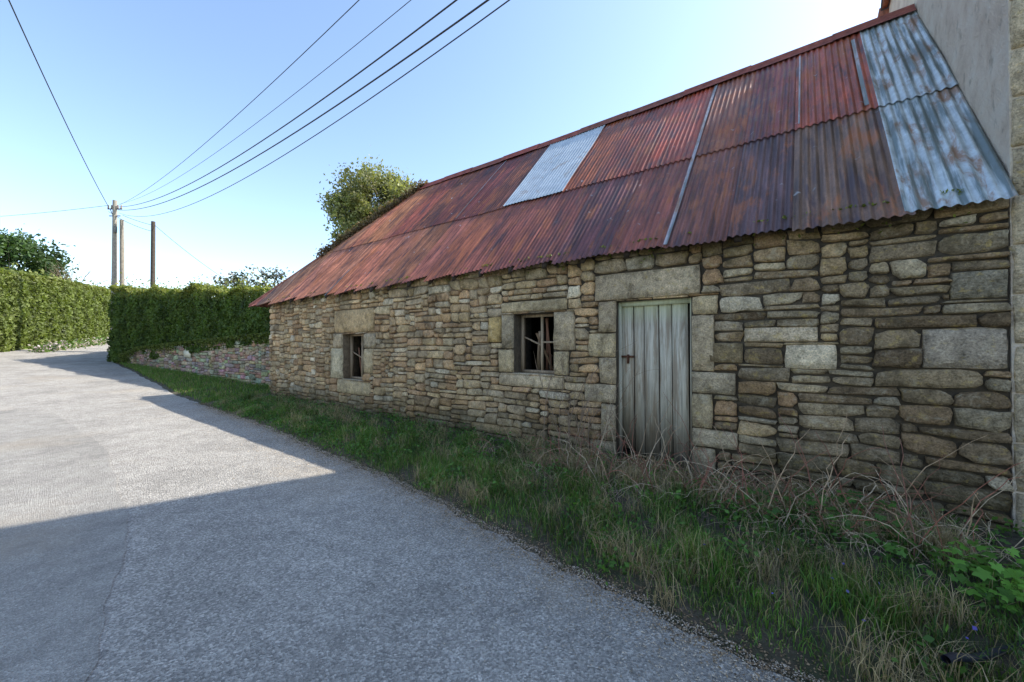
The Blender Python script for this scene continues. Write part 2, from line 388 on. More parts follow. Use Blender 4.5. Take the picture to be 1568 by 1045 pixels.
# roof -------------------------------------------------------------
te,he=4.80,2.76; tr_,hr_=8.3,6.60; RL=math.hypot(tr_-te,hr_-he); ca_,sa_=(tr_-te)/RL,(hr_-he)/RL
SHL,SRL=-13.7,-9.8
def lmax(s): return np.where(s<SRL,RL*np.clip((s-SHL)/(SRL-SHL),0,1),RL)
m,nt,b=newmat('corrugated_iron')
st=nd(nt,'ShaderNodeAttribute',attribute_name='St').outputs['Vector']
a=nd(nt,'ShaderNodeVertexColor',layer_name='Col').outputs[0]
str1=noise(nt,1,6,.7,scaled(nt,st,(13,.8,1))); pat=noise(nt,1.6,7,.7,st,.6); fine=noise(nt,40,5,.7,st)
c=mix(nt,'MULTIPLY',1.,a,ramp(nt,str1,[(.3,g(.30)),(.5,g(.95)),(.70,g(1.8))]))
c=mix(nt,'MULTIPLY',.8,c,ramp(nt,pat,[(.3,g(.45)),(.5,g(1)),(.7,g(1.45))]))
c=mix(nt,'MULTIPLY',.6,c,ramp(nt,fine,[(.3,g(.7)),(.7,g(1.3))]))
c=mix(nt,'MIX',ramp(nt,noise(nt,1.2,6,.7,scaled(nt,st,(3.5,1,1)),.5),[(.52,g(0)),(.64,g(.65))]),c,(.37,.12,.04))
c=mix(nt,'MIX',ramp(nt,noise(nt,1,7,.7,scaled(nt,st,(7,1.0,1)),.3),[(.52,g(0)),(.64,g(.8))]),c,(.055,.034,.042))
c=mix(nt,'MIX',ramp(nt,noise(nt,5.5,4,.6,st),[(.68,g(0)),(.73,g(.6))]),c,(.42,.42,.44))
nt.links.new(c,b.inputs['Base Color'])
nt.links.new(ramp(nt,pat,[(.3,g(.38)),(.7,g(.62))]),b.inputs['Roughness']); b.inputs['Specular IOR Level'].default_value=.4; b.inputs['Metallic'].default_value=.05
bump(nt,b,fine,.25,.004); M_iron=m
m,nt,b=newmat('galvanised_iron')
st=nd(nt,'ShaderNodeAttribute',attribute_name='St').outputs['Vector']
a=nd(nt,'ShaderNodeVertexColor',layer_name='Col').outputs[0]
s1_=noise(nt,1,7,.7,scaled(nt,st,(6,1.6,1)),.5)
c=mix(nt,'MULTIPLY',1.,a,ramp(nt,noise(nt,6,6,.7,st),[(.3,g(.7)),(.7,g(1.2))]))
c=mix(nt,'MIX',ramp(nt,s1_,[(.50,g(0)),(.62,g(.9))]),c,(.27,.14,.07))
c=mix(nt,'MIX',ramp(nt,noise(nt,1,5,.6,scaled(nt,st,(14,.7,1))),[(.47,g(0)),(.58,g(.85))]),c,(.10,.135,.13))
nt.links.new(c,b.inputs['Base Color']); b.inputs['Roughness'].default_value=.45; b.inputs['Metallic'].default_value=.3; M_galv=m
m,nt,b=newmat('new_patch_sheet')
st=nd(nt,'ShaderNodeAttribute',attribute_name='St').outputs['Vector']
c=ramp(nt,noise(nt,4,6,.7,st),[(.35,(.36,.41,.46)),(.65,(.50,.55,.60))])
c=mix(nt,'MIX',ramp(nt,noise(nt,2.2,6,.7,st,.8),[(.56,g(0)),(.64,g(.6))]),c,(.30,.23,.19))
nt.links.new(c,b.inputs['Base Color']); b.inputs['Roughness'].default_value=.5; M_patchsheet=m
PITCH=.076; AMP=.0115
def sheet(name,s0,s1,l0,l1,off,col,mat,amp=AMP,rot=0.):
    nc=int((s1-s0)/PITCH*8)+1; s=np.linspace(s0,s1,nc); l=np.linspace(0,1,12)
    S,Lp=np.meshgrid(s,l,indexing='ij'); top=np.minimum(l1,lmax(S)); L=l0+(top-l0)*Lp
    keep=(top[:,0]>l0+.02)
    if keep.sum()<3: return
    S=S[keep];L=L[keep];Lp=Lp[keep]
    L=L+rot*(S-s0)*(1-Lp)
    o=off+amp*np.sin(2*math.pi*S/PITCH)+.012*sn(S,L,31,.8)
    sag=-.05*np.sin(np.clip((S+9.8)/11,0,1)*math.pi)*(L/RL)
    T=te+L*ca_-o*sa_; H=he+L*sa_+o*ca_+sag
    P=Wn(S,T,0*S); P[...,2]=H
    return mk(name,P,gridF(*S.shape),mat,np.broadcast_to(np.array(col,float),(S.size,3)),True,barn,
       {'St':np.stack([S,L,0*S+random.random()*9],-1)})
seam=2.30
edges=[1.32,.74,-.06,-.70,-1.32,-2.1,-2.85,-3.55,-4.22,-4.9,-5.6,-6.3,-7.1,-7.9,-8.7,-9.1,-9.9,-10.7,-11.5,-12.3,-13.1,-13.69]
red=(.31,.07,.03); mar=(.17,.045,.034); oran=(.46,.17,.085); pink=(.41,.165,.10)
colU=['G',(.29,.08,.038),(.17,.052,.04),(.26,.06,.03),red,(.21,.052,.034),(.30,.075,.034),'P','P',mar,(.17,.047,.036),mar,(.20,.064,.04),(.25,.085,.046),(.31,.11,.058),oran,oran,pink,oran,pink,oran]  # turns orange to the left: grazing sunlight put into the sheet colours
colL=['G',(.16,.095,.075),(.12,.06,.055),(.15,.06,.05),(.22,.062,.04),(.145,.05,.045),(.19,.062,.043),(.21,.072,.05),(.24,.08,.055),(.29,.097,.058),(.32,.118,.066),(.35,.13,.073),(.39,.145,.08),(.42,.155,.088),oran,(.37,.145,.088),(.48,.19,.10),pink,oran,pink,pink]  # right sheets darkened with painted shade, left ones oranger with painted sun
for i in range(len(edges)-1):
    a_,b_=edges[i+1]-.045,edges[i]+.02
    if i==0: b_=1.332
    for row,cols in ((1,colU),(0,colL)):
        c=cols[i]; off=.004*(i%2)+(.016 if row else 0)
        l0=seam-.1+random.uniform(-.02,.02) if row else random.uniform(-.05,.02); l1=RL if row else seam+.03
        rot=0 if row else (.02*random.uniform(-1,1) if i<5 else random.uniform(.08,.2))
        if c=='G': sheet('galvanised_sheet',a_,b_,l0,l1,off+.006,(.50,.55,.57),M_galv)
        elif c=='P': sheet('patch_sheet',a_,b_,l0,l1-.12,off+.02,(.6,.6,.6),M_patchsheet,.007)
        else: sheet('roof_sheet',a_,b_,l0,l1,off,tuple(x*random.uniform(.85,1.15) for x in c),M_iron,rot=rot)
for (s_,l0,l1,w_) in ((-1.32,-.02,RL-.1,.022),(-6.3,seam-.05,RL-.2,.018),(-.06,seam,RL-.3,.010),(-9.1,-.05,.9,.018),(.60,seam,RL-.4,.02)):
    sheet('galvanised_edge',s_-w_,s_+w_,l0,l1,.034,(.40,.36,.37),M_galv,.002)
def slope(name,p,col):
    A,B,C,D=[np.array(x,float) for x in p]; n=140; V=[]
    for i in range(n+1):
        k=i/n; o=.01*(i%2)
        V.append(A+(B-A)*k+np.array([0,0,o])); V.append(D+(C-D)*k+np.array([0,0,o]))
    F=[[2*i,2*i+2,2*i+3,2*i+1] for i in range(n)]
    P=np.array(V)
    mk(name,P,np.array(F),M_iron,np.broadcast_to(np.array(col),(len(P),3)),False,barn,{'St':P})
slope('hip_slope',[W(SHL,te,he),W(SHL,11.8,he),W(SRL,tr_+.01,hr_-.03),W(SRL,tr_,hr_-.03)],(.3,.1,.07))
slope('back_slope',[W(SHL,11.8,he),W(1.32,11.8,he),W(1.32,tr_+.02,hr_-.03),W(SRL,tr_+.02,hr_-.03)],(.2,.06,.05))
cap=Acc()
n=60; sv=np.linspace(SRL-.1,1.32,n)
for j in range(0,n-1,6):
    seg=sv[j:j+7]
    if len(seg)<2: break
    V=[]
    for s_ in seg:
        sg=-.05*math.sin(min(1,max(0,(s_+9.8)/11))*math.pi)
        for dt,dh in ((-.17,-.145),(-.06,-.02),(-.045,.035),(0,.055),(.045,.035),(.06,-.02),(.17,-.145)):
            V.append(W(s_,tr_+dt,hr_+dh+.035+sg+.012*((j//6)%2)))
    cap.add(V,gridF(len(seg),7),(random.uniform(.2,.3),.07,.05))
cap.make('ridge_cap',mat_attr('rusty_cap',.7,9,.5),True,barn)
hipc=Acc()
A=np.array(W(SHL,te,he+.03)); B=np.array(W(SRL,tr_,hr_+.03)); hipc.tube([A+(B-A)*k for k in np.linspace(0,1,12)],.035,(.3,.12,.09),8)
hipc.make('hip_cap',bpy.data.materials['rusty_cap'],True,barn)
pl=Acc()
pl.boxst(S0+.02,S1-.02,5.03,5.20,HW-.06,HW+.06)
for s_ in np.arange(S0+.3,S1-.1,.62):
    P=[]
    for (t_,h_) in ((4.86,2.70),(4.86,2.79),(6.0,4.04),(6.0,3.95)):
        P.append(W(s_,t_,h_)); P.append(W(s_+.07,t_,h_))
    pl.add(P,[[0,1,3,2],[2,3,5,4],[4,5,7,6],[6,7,1,0],[0,2,4,6],[1,7,5,3]])
pl.make('eave_timbers',M_dark,parent=barn)
# door ---------------------------------------------------------------
d=Acc(); x=DOOR[0]+.04
pw=[.165,.14,.185,.16,.195]; 
for i,w_ in enumerate(pw):
    c=random.choice([(.66,.57,.45),(.54,.47,.37),(.70,.62,.49),(.60,.53,.42)])
    bt=.08+random.uniform(-.04,.14); P=[]
    for (h,dj) in ((bt,.006),(2.10,-.012)):
        for (aa,tt_) in ((x,5.13),(x+w_-.013,5.13),(x+w_-.013,5.16),(x,5.16)): P.append(W(aa+dj,tt_+.010*(i%2),h+random.uniform(-.035,.035)*(h<1)))
    d.add(P,[[3,2,1,0],[4,5,6,7],[0,1,5,4],[1,2,6,5],[2,3,7,6],[3,0,4,7]],c); x+=w_
d.boxst(DOOR[0],DOOR[0]+.035,5.08,5.2,0,2.16,(.50,.45,.35)); d.boxst(DOOR[1]-.03,DOOR[1],5.08,5.2,0,2.16,(.50,.44,.33))
d.boxst(DOOR[0]+.035,DOOR[1]-.03,5.09,5.20,2.10,2.165,(.48,.46,.36))
d.make('door',None,parent=barn)
m,nt,b=newmat('old_door_paint'); v=objvec(nt)
a=nd(nt,'ShaderNodeVertexColor',layer_name='Col').outputs[0]
gn=noise(nt,1,7,.7,scaled(nt,v,(45,45,1.6)))
c=mix(nt,'MULTIPLY',1.,a,ramp(nt,gn,[(.3,g(.42)),(.55,g(1)),(.75,g(1.25))]))
c=mix(nt,'MIX',ramp(nt,noise(nt,1,7,.7,scaled(nt,v,(14,14,1.2)),.3),[(.48,g(0)),(.60,g(.75))]),c,(.28,.20,.13))
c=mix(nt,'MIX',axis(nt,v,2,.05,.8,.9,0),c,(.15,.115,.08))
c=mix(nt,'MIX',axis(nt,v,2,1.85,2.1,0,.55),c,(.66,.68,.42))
nt.links.new(c,b.inputs['Base Color']); b.inputs['Roughness'].default_value=.85; bump(nt,b,gn,.8,.008); M_door=m
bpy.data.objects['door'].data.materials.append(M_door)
lt=Acc(); lt.boxst(-1.99,-1.82,5.095,5.125,1.42,1.445); lt.boxst(-1.90,-1.885,5.07,5.125,1.34,1.46)
lt.make('door_latch',mat_simple('rusty_iron',(.05,.02,.012),(.14,.055,.03),30,.8),parent=barn)
bk=Acc(); bk.boxst(DOOR[0],DOOR[1],5.22,5.24,0,2.16); bk.make('door_backing',M_black,parent=barn)
# windows (broken sashes, no glass left) --------------------------------
def window(nm,q,seed):
    rd=random.Random(seed); a=Acc(); s0,s1,h0,h1=q; c=(.34,.25,.17); f=.045; tt=5.19
    a.boxst(s0,s0+f,tt,tt+.07,h0,h1,c); a.boxst(s1-f,s1,tt,tt+.07,h0,h1,c)
    a.boxst(s0+f,s1-f,tt,tt+.07,h0,h0+f,c); a.boxst(s0+f,s1-f,tt,tt+.07,h1-f,h1,c)
    mx=(s0+s1)/2+.03; a.boxst(mx-.018,mx+.018,tt+.01,tt+.055,h0+f,h1-f,(.38,.29,.2))
    mh=h0+(h1-h0)*.5; a.boxst(mx+.018,s1-f,tt+.015,tt+.05,mh+.01,mh+.036,c)
    p0=np.array(W(s0+f,tt+.02,mh+.10)); p1=np.array(W(mx-.018,tt+.02,mh-.04)); dz=np.array([0,0,.026]); dt=np.array(W(0,.02,0))
    V=[p0,p1,p1+dt,p0+dt,p0+dz,p1+dz,p1+dt+dz,p0+dt+dz]; a.add(V,[[3,2,1,0],[4,5,6,7],[0,1,5,4],[1,2,6,5],[2,3,7,6],[3,0,4,7]],c)
    a.make(nm+'_frame',M_wood,parent=barn)
    br=Acc()
    for k in range(5):
        p0=np.array(W(rd.uniform(s0+.05,s1-.05),tt+.12+rd.uniform(0,.15),h0-.05)); p1=np.array(W(rd.uniform(s0,s1),tt+.12+rd.uniform(0,.2),h1-rd.uniform(0,.35)))
        dx=np.array(W(.022,0,0)); dz=np.array([.0,.012,.012])
        V=[p0-dx,p0+dx,p1+dx,p1-dx,p0-dx+dz,p0+dx+dz,p1+dx+dz,p1-dx+dz]
        br.add(V,[[0,1,2,3],[7,6,5,4],[0,4,5,1],[1,5,6,2],[2,6,7,3],[3,7,4,0]],rd.choice([(.36,.26,.18),(.24,.15,.09),(.30,.15,.10)]))
    br.make(nm+'_loose_boards',M_wood,parent=barn)
    sl=Acc(); sl.boxst(s0-.02,s1+.02,4.985,5.19,h0-.035,h0+.004,(.46,.37,.26)); sl.make(nm+'_sill',M_stoneN,parent=barn)
window('middle_window',WM,3); window('far_window',WL,4)
N=4500; k=rng.uniform(.40,1.02,N); A=np.array(W(SHL,te,he)); B=np.array(W(SRL,tr_,hr_))
C=A+(B-A)*k[:,None]+rng.normal(0,.09,(N,3))*[1,1,.9]+[0,0,.05]
leaves('roof_moss',C,.045,M_leaf,np.array([.16,.11,.06])*rng.uniform(.5,1.6,(N,1)),barn)
N=4200; s_=rng.uniform(S0,S1,N); k=sn(s_,0*s_,77,3)>.0; s_=s_[k]; N=len(s_)
C=Wn(s_,4.97-rng.uniform(0,.06,N),0*s_); C[:,2]=HW-.0-np.abs(rng.normal(0,.09,N))
leaves('eave_moss',C,.022,M_leaf,np.array([.16,.18,.035])*rng.uniform(.4,1.5,(N,1)),barn)

# ------------------------------------------------------------------ NEIGHBOUR HOUSE
nb=empty('neighbour_house')
s0,s1,t0,t1=1.34,9.3,5.0,10.6; eh,ph,pt=8.25,11.0,7.8
u_,v2=np.meshgrid(np.linspace(0,1,60),np.linspace(0,1,90),indexing='ij'); T=t0+(t1-t0)*u_
top=np.where(T<pt,eh+(ph-eh)*(T-t0)/(pt-t0),ph-(ph-eh)*(T-pt)/(t1-pt)); H=-.1+(top+.1)*v2
P=Wn(s0-.0+0*T+np.where((T>t0+.05)&(T<t1-.05),.008*sn(T,H,91,3.),0),T,0*T); P[...,2]=H
mk('gable_wall',P,gridF(*T.shape),M_render,None,True,nb)
P=[W(s0,t0,-.1),W(s0,t1,-.1),W(s0,t1,eh),W(s0,pt,ph),W(s0,t0,eh),W(s1,t0,-.1),W(s1,t1,-.1),W(s1,t1,eh),W(s1,pt,ph),W(s1,t0,eh)]
mk('walls',P,[np.array([[9,8,7,6,5]]),np.array([[1,6,7,2],[5,0,4,9]])],M_render,parent=nb)
masonry('front_stones',1.345,4.0,-.06,8.2,lambda A,H,d:Wn(A,4.992-d,H),.05,[],[(1.345,1.75,h,h+.4,(.54,.42,.28)) if i%2 else (1.345,1.6,h,h+.4,(.50,.39,.26)) for i,h in enumerate(np.arange(0,8,.4))],
        lambda a_,h,rd:tuple(x*rd.uniform(.8,1.2) for x in rd.choice([(.52,.39,.25),(.58,.44,.27),(.46,.34,.22)])),9,M_stoneN,nb)
rf=Acc()
for sgn,tA in ((-1,t0),(1,t1)):
    e=tA+sgn*.35; sl=(ph-eh)/(pt-t0 if sgn<0 else t1-pt); he_=eh-.35*sl
    V=[W(s0-.12,e,he_),W(s1+.1,e,he_),W(s1+.1,pt,ph+.02),W(s0-.12,pt,ph+.02)]
    V+= [tuple(np.array(v)+[0,0,.1]) for v in V]
    rf.add(V,[[0,1,2,3],[7,6,5,4],[0,4,5,1],[1,5,6,2],[2,6,7,3],[3,7,4,0]])
rf.make('roof',mat_simple('slate',(.06,.065,.075),(.12,.125,.14),9,.6),parent=nb)
bb=Acc(); bb.boxst(s0-.14,s0+.3,t1+.02,t1+.3,eh-.22,eh+.05,(.25,.10,.065)); bb.boxst(s0-.1,s0-.02,t1-.25,t1+.02,eh+.0,eh+.14,(.25,.10,.065))
bb.make('eave_boards',M_wood,parent=nb)

# ------------------------------------------------------------------ GRASS
def blades(name,s,t,L,wd,col,parent=None,lean=.5):
    N=len(s); base=Wn(s,t,0*s); base[:,2]=bankh(s,t)-.01
    ang=rng.uniform(0,2*math.pi,N); dr=np.stack([np.cos(ang),np.sin(ang),0*ang],-1)
    pa=rng.uniform(0,2*math.pi,N); wv=np.stack([np.cos(pa),np.sin(pa),0*pa],-1)*wd[:,None]
    ln=(rng.uniform(.1,1.,N)*lean)[:,None]
    up=np.array([0,0,1.])
    L=L[:,None]
    mid=base+up*L*.55+dr*L*ln*.25; tip=base+up*L*(1-.35*ln)+dr*L*ln*.9
    V=np.stack([base-wv,base+wv,mid+wv*.8,mid-wv*.8,tip],1).reshape(-1,3)
    i=np.arange(N)[:,None]*5
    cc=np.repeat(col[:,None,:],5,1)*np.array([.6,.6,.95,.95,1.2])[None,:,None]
    return mk(name,V,[i+np.array([[0,1,2,3]]),i+np.array([[3,2,4]])],M_grass,cc.reshape(-1,3),False,parent)
def grasscol(N,dryp=.14):
    c=np.array([.115,.215,.035])*rng.uniform(.5,1.35,(N,1))
    c[:,0]*=rng.uniform(.75,1.35,N)
    dry=rng.random(N)<dryp; c[dry]=np.array([.42,.33,.18])*rng.uniform(.5,1.1,(dry.sum(),1))
    return c
N=180000
s_=np.where(rng.random(N)<.66,rng.uniform(-5,3,N),rng.uniform(-13.5,-5,N))
u=rng.random(N); a0_=tr(s_)+.0; a1_=vtop(s_)-.2; t_=a0_+(a1_-a0_)*u
den=.48+.7*sn(s_*1.3,t_*1.3,41,2.6)
near=np.clip((t_-a0_)/.28,0,1)
dirt=np.clip((s_-.2)/1.0,0,1)*np.clip((t_-3.5)/.6,0,1)
wallside=np.clip((t_-4.0)/.6,0,1)*.8
keep=rng.random(N)<np.clip(den,.08,1)*(.12+.88*near)*(1-.95*dirt)*(1-wallside)
s_=s_[keep];t_=t_[keep];N=len(s_)
L=rng.uniform(.04,.15,N)*(1+1.1*np.clip(sn(s_,t_,43,2.4),0,1))*(.4+.6*np.clip((t_-tr(s_))/.5,0,1))
wd=rng.uniform(.0014,.0036,N)*(1+.5*(s_<-5))
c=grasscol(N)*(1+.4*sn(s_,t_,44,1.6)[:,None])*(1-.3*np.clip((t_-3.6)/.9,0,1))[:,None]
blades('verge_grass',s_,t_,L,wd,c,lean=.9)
N=24000; s_=rng.uniform(-27,-13,N); t_=tr(s_)+.1+(vtop(s_)-tr(s_))*rng.random(N)
blades('far_verge_grass',s_,t_,rng.uniform(.05,.16,N),rng.uniform(.004,.008,N),grasscol(N)*1.1)
N0=290; sc=np.where(rng.random(N0)<.5,rng.uniform(-12.5,.8,N0),rng.uniform(-3.2,.9,N0)); tc=np.where(rng.random(N0)<.7,rng.uniform(4.0,4.85,N0),tr(sc)+rng.uniform(.05,1.2,N0))
s_=np.repeat(sc,70)+rng.normal(0,.07,N0*70); t_=np.minimum(np.repeat(tc,70)+rng.normal(0,.06,N0*70),4.93)
blades('dry_grass_tufts',s_,t_,rng.uniform(.06,.30,len(s_)),rng.uniform(.001,.0025,len(s_)),np.array([.46,.35,.20])*rng.uniform(.45,1.2,(len(s_),1)),lean=1.2)
N=1300; s0_=rng.uniform(-12,2.4,N); t0_=tr(s0_)+.12+(vtop(s0_)-.15-tr(s0_)-.12)*rng.random(N)
k=rng.random(N)<np.clip(.5+.6*sn(s0_,t0_,51,1.5)+.4*(t0_-3.4)/1.4,0,1); s0_=s0_[k];t0_=t0_[k]
rep=20; s_=np.repeat(s0_,rep)+rng.normal(0,.06,len(s0_)*rep); t_=np.minimum(np.repeat(t0_,rep)+rng.normal(0,.06,len(s0_)*rep),4.95)
C=Wn(s_,t_,0*s_); C[:,2]=bankh(s_,t_)+np.abs(rng.normal(0,.07,len(s_)))+.01
leaves('verge_weeds',C,.02,M_leaf,np.array([.08,.165,.028])*rng.uniform(.5,1.5,(len(s_),1)),bias=np.array([0,0,1.]),ratio=.7)
N=20000; s_=rng.uniform(-13,2.5,N); t_=tr(s_)+rng.normal(.0,.10,N)+.04
C=Wn(s_,t_,0*s_); C[:,2]=bankh(s_,np.maximum(t_,tr(s_)))+.006; C[:,2]=np.maximum(C[:,2],hst(s_,t_)+.012)
leaves('road_edge_litter',C,.007,M_leaf,np.array([.28,.19,.115])*rng.uniform(.3,1.6,(N,1)),bias=np.array([0,0,2.]),ratio=.7)
N=30000; s_=np.where(rng.random(N)<.7,rng.uniform(-5,2.5,N),rng.uniform(-12,-5,N)); t_=tr(s_)-rng.exponential(.22,N)+.08
B_=Wn(s_,t_,0*s_); B_[:,2]=hst(s_,t_)+.010
r_=rng.uniform(.002,.006,N)[:,None]*(1+.5*(s_<-5))[:,None]
octv=np.array([[1,0,0],[0,1,0],[-1,0,0],[0,-1,0],[0,0,.8],[0,0,-.5]],float)
V=B_[:,None,:]+octv[None]*r_[:,None,:]*rng.uniform(.6,1.3,(N,6,1))
F=(np.arange(N)*6)[:,None,None]+np.array([[0,1,4],[1,2,4],[2,3,4],[3,0,4]])[None]
mk('edge_gravel',V.reshape(-1,3),F.reshape(-1,3),mat_attr('gravel',.9,80,.3),np.repeat(np.array([.42,.34,.25])*rng.uniform(.35,1.6,(N,1)),6,0))
# brambles and dead stalks
br=Acc(); rd=random.Random(5)
def arc(s,t,L,az_,up,drop,r,c):
    p=np.array(W(s,t,float(bankh(np.array(s),np.array(t))))); pts=[]; 
    for k in np.linspace(0,1,9):
        x=math.cos(az_)*L*k; y=math.sin(az_)*L*k
        pts.append(p+[x+rd.gauss(0,.012),y+rd.gauss(0,.012),max(-.02,up*k-drop*k*k)])
    br.tube(pts,np.linspace(r,r*.35,9),c,5)
for i in range(230):
    s=rd.uniform(-2.6,1.0) if i<190 else rd.uniform(-3.6,.9); t=rd.uniform(3.9,4.85)
    arc(s,t,rd.uniform(.2,.75),rd.uniform(0,6.28),rd.uniform(.4,1.4),rd.uniform(.3,1.2),rd.uniform(.0025,.0055),rd.choice([(.30,.12,.08),(.40,.27,.17),(.22,.10,.07),(.46,.35,.24)]))
br.make('bramble_canes',M_bark,True)
br=Acc()
for i in range(700):
    s=rd.gauss(-1.9,1.0) if i%2 else rd.gauss(.1,.7); s=min(s,1.15); t=rd.uniform(3.7,4.9)
    arc(s,t,rd.uniform(.1,.4),rd.uniform(0,6.28),rd.uniform(.1,.5),rd.uniform(.1,.4),rd.uniform(.0012,.003),rd.choice([(.52,.41,.28),(.44,.34,.22),(.34,.21,.14)]))
br.make('dead_stalks',M_bark,True)
br=Acc()
def grow(p,d,L,r,n,c=(.24,.17,.12)):
    pts=[p]; q=p.copy(); dd=d.copy()
    for k in range(5):
        dd=unit(dd+np.array([rd.gauss(0,.16),rd.gauss(0,.10),rd.gauss(0,.08)])); q=q+dd*L/5; pts.append(q.copy())
    br.tube(pts,np.linspace(r,r*.5,6),c,5)
    if n>0:
        for k in range(rd.randint(2,3)):
            i=rd.randint(2,5); grow(pts[i],unit(dd+np.array([rd.gauss(0,.5),rd.gauss(0,.3),rd.gauss(.2,.25)])),L*.6,r*.55,n-1)
for i in range(11):
    grow(np.array(W(-2.5+rd.gauss(0,.18),4.6,0.05)),unit(np.array([rd.gauss(0,.14),rd.gauss(-.05,.05),1])),rd.uniform(.6,1.1),.007,2)
br.make('bare_shrub',M_bark,True)

def lobed(name,cs,n,size,spread,hgt,colr):
    V=[];C=[];k0=0; F3=[]
    for i in range(n):
        a=rd.uniform(0,6.28); r_=spread*math.sqrt(rd.random()); z=hgt*rd.uniform(.3,1)
        ctr=np.array([cs[0]+r_*math.cos(a),cs[1]+r_*math.sin(a),cs[2]+z])
        nrm=unit(np.array([rd.gauss(0,.35),rd.gauss(-.2,.35),1.])); u=unit(np.cross(nrm,[math.cos(a*3),math.sin(a*3),0])); v=np.cross(nrm,u)
        sz=size*rd.uniform(.6,1.2); ring=[]
        prof=[.15,.55,.9,.6,.95,.62,1.15,.62,.95,.6,.9,.55]
        for j,pr in enumerate(prof):
            th=j/12*6.283; ring.append(ctr+(u*math.cos(th-math.pi)+v*math.sin(th-math.pi))*sz*pr+nrm*(-.12*sz*pr+rd.gauss(0,.06)*sz))
        V+= [ctr]+ring; c=np.array(colr)*rd.uniform(.6,1.4); C+=[c]*13
        for j in range(12): F3.append([k0,k0+1+j,k0+1+(j+1)%12])
        k0+=13
    return mk(name,np.array(V),np.array(F3),M_leaf,np.array(C),False)
lobed('leafy_weed',(3.0,2.25,.0),170,.045,.40,.34,(.13,.28,.04))
lobed('leafy_weed',(2.85,2.85,.0),90,.04,.45,.22,(.09,.19,.032))
lobed('leafy_weed',W(.35,4.3,.03),150,.04,.42,.26,(.07,.15,.028))
lobed('leafy_weed',W(-.35,4.2,.03),100,.035,.3,.24,(.07,.15,.028))
N=16; s_=rng.uniform(-.6,1.2,N); t_=rng.uniform(2.7,3.5,N); C=Wn(s_,t_,0*s_); C[:,2]=bankh(s_,t_)+.14
leaves('blue_flowers',C,.010,M_leaf,np.array([.14,.11,.45])*rng.uniform(.7,1.2,(N,1)),ratio=.9)
hp=Acc(); hp.tube([(1.98,1.80,.16),(2.05,1.83,.15),(2.2,1.88,.10),(2.45,1.98,.06),(2.9,2.1,.03)],.017,(.012,.014,.03),10)
hp.make('black_pipe',mat_attr('black_plastic',.35,20,.2,spec=.5),True)

# ------------------------------------------------------------------ GARDEN WALL + HEDGES
def seg_hedge(name,pts,width,side,n,leafs,cols,parent=None,rough=.12,topcol=None,lump=1.):
    par=parent or empty(name)
    Cs=[];cl=[];bs=[]
    tot=[math.hypot(pts[i+1][0]-pts[i][0],pts[i+1][1]-pts[i][1]) for i in range(len(pts)-1)]
    T_=sum(tot); body=Acc()
    for i,Ls in enumerate(tot):
        A=np.array(pts[i],float);B=np.array(pts[i+1],float); d=(B-A)[:2]/Ls; nn=np.array([-d[1],d[0]])*side
        m=int(n*Ls/T_); k=rng.random(m); P=A+(B-A)*k[:,None]; which=rng.random(m)
        hgt=(P[:,3]-P[:,2]); ff=which<.66
        z=np.where(ff,P[:,2]+hgt*rng.random(m),P[:,3]); off=np.where(ff,0,rng.random(m)*width)
        along=k*Ls+sum(tot[:i])
        bul=rough*(sn(along,z,61,1.1)+.5*sn(along,z,62,3.5)); dep=rng.exponential(.05,m)
        und=lump*.10*(np.sin(along*1.7)+.7*np.sin(along*3.9+1)+.5*np.sin(along*.7+2))
        z=z+und*np.clip((z-P[:,2])/hgt,0,1)**3
        off=off+np.where(ff,dep+bul,0); z=z+np.where(ff,0,rough*.8*sn(along,off,63,1.3)+rng.normal(0,.05,m)+np.where(rng.random(m)<.07,rng.exponential(.14,m),0))
        sh=ff&(z>P[:,3]-.2); off=np.where(sh,off+(z-(P[:,3]-.2))*.5,off)
        C=np.stack([P[:,0]+nn[0]*off,P[:,1]+nn[1]*off,z],-1)
        cl.append(C); b_=np.zeros((m,3)); b_[ff,:2]=-nn; b_[~ff,2]=1; bs.append(b_)
        tone=.85+.35*sn(along,z,64,1.6)+.15*rng.normal(size=m)
        cc=np.array(cols)[rng.integers(0,len(cols),m)]*np.clip(tone,.3,1.6)[:,None]
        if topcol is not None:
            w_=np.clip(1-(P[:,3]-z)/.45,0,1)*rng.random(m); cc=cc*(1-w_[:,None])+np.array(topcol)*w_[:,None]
        Cs.append(cc)
        q=.14; qt=.30
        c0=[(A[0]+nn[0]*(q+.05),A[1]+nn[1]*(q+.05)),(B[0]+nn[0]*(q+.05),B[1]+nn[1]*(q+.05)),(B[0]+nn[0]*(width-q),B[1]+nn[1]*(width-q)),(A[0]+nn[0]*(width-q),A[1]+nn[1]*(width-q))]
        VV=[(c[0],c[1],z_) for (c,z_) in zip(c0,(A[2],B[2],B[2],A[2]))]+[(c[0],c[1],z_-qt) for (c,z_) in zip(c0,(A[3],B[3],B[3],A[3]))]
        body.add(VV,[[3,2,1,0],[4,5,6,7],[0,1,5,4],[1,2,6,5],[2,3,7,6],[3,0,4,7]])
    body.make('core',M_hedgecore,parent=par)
    leaves('leaves',np.concatenate(cl),leafs,M_leaf,np.concatenate(Cs),par,bias=np.concatenate(bs),biasw=.7)
    return par
gA=(-20.4,20.0); gB=(-7.3,13.2)
def hh(x,y): return float(hf(x,y))
seg_hedge('clipped_hedge',[(-25.6,34,hh(-25.6,34)-.1,5.2),(-20.6,20.0,hh(-20.6,20)-.05,4.35)],1.6,1,16000,.085,[(.08,.13,.025),(.105,.16,.03),(.14,.18,.04)],topcol=(.36,.34,.08))
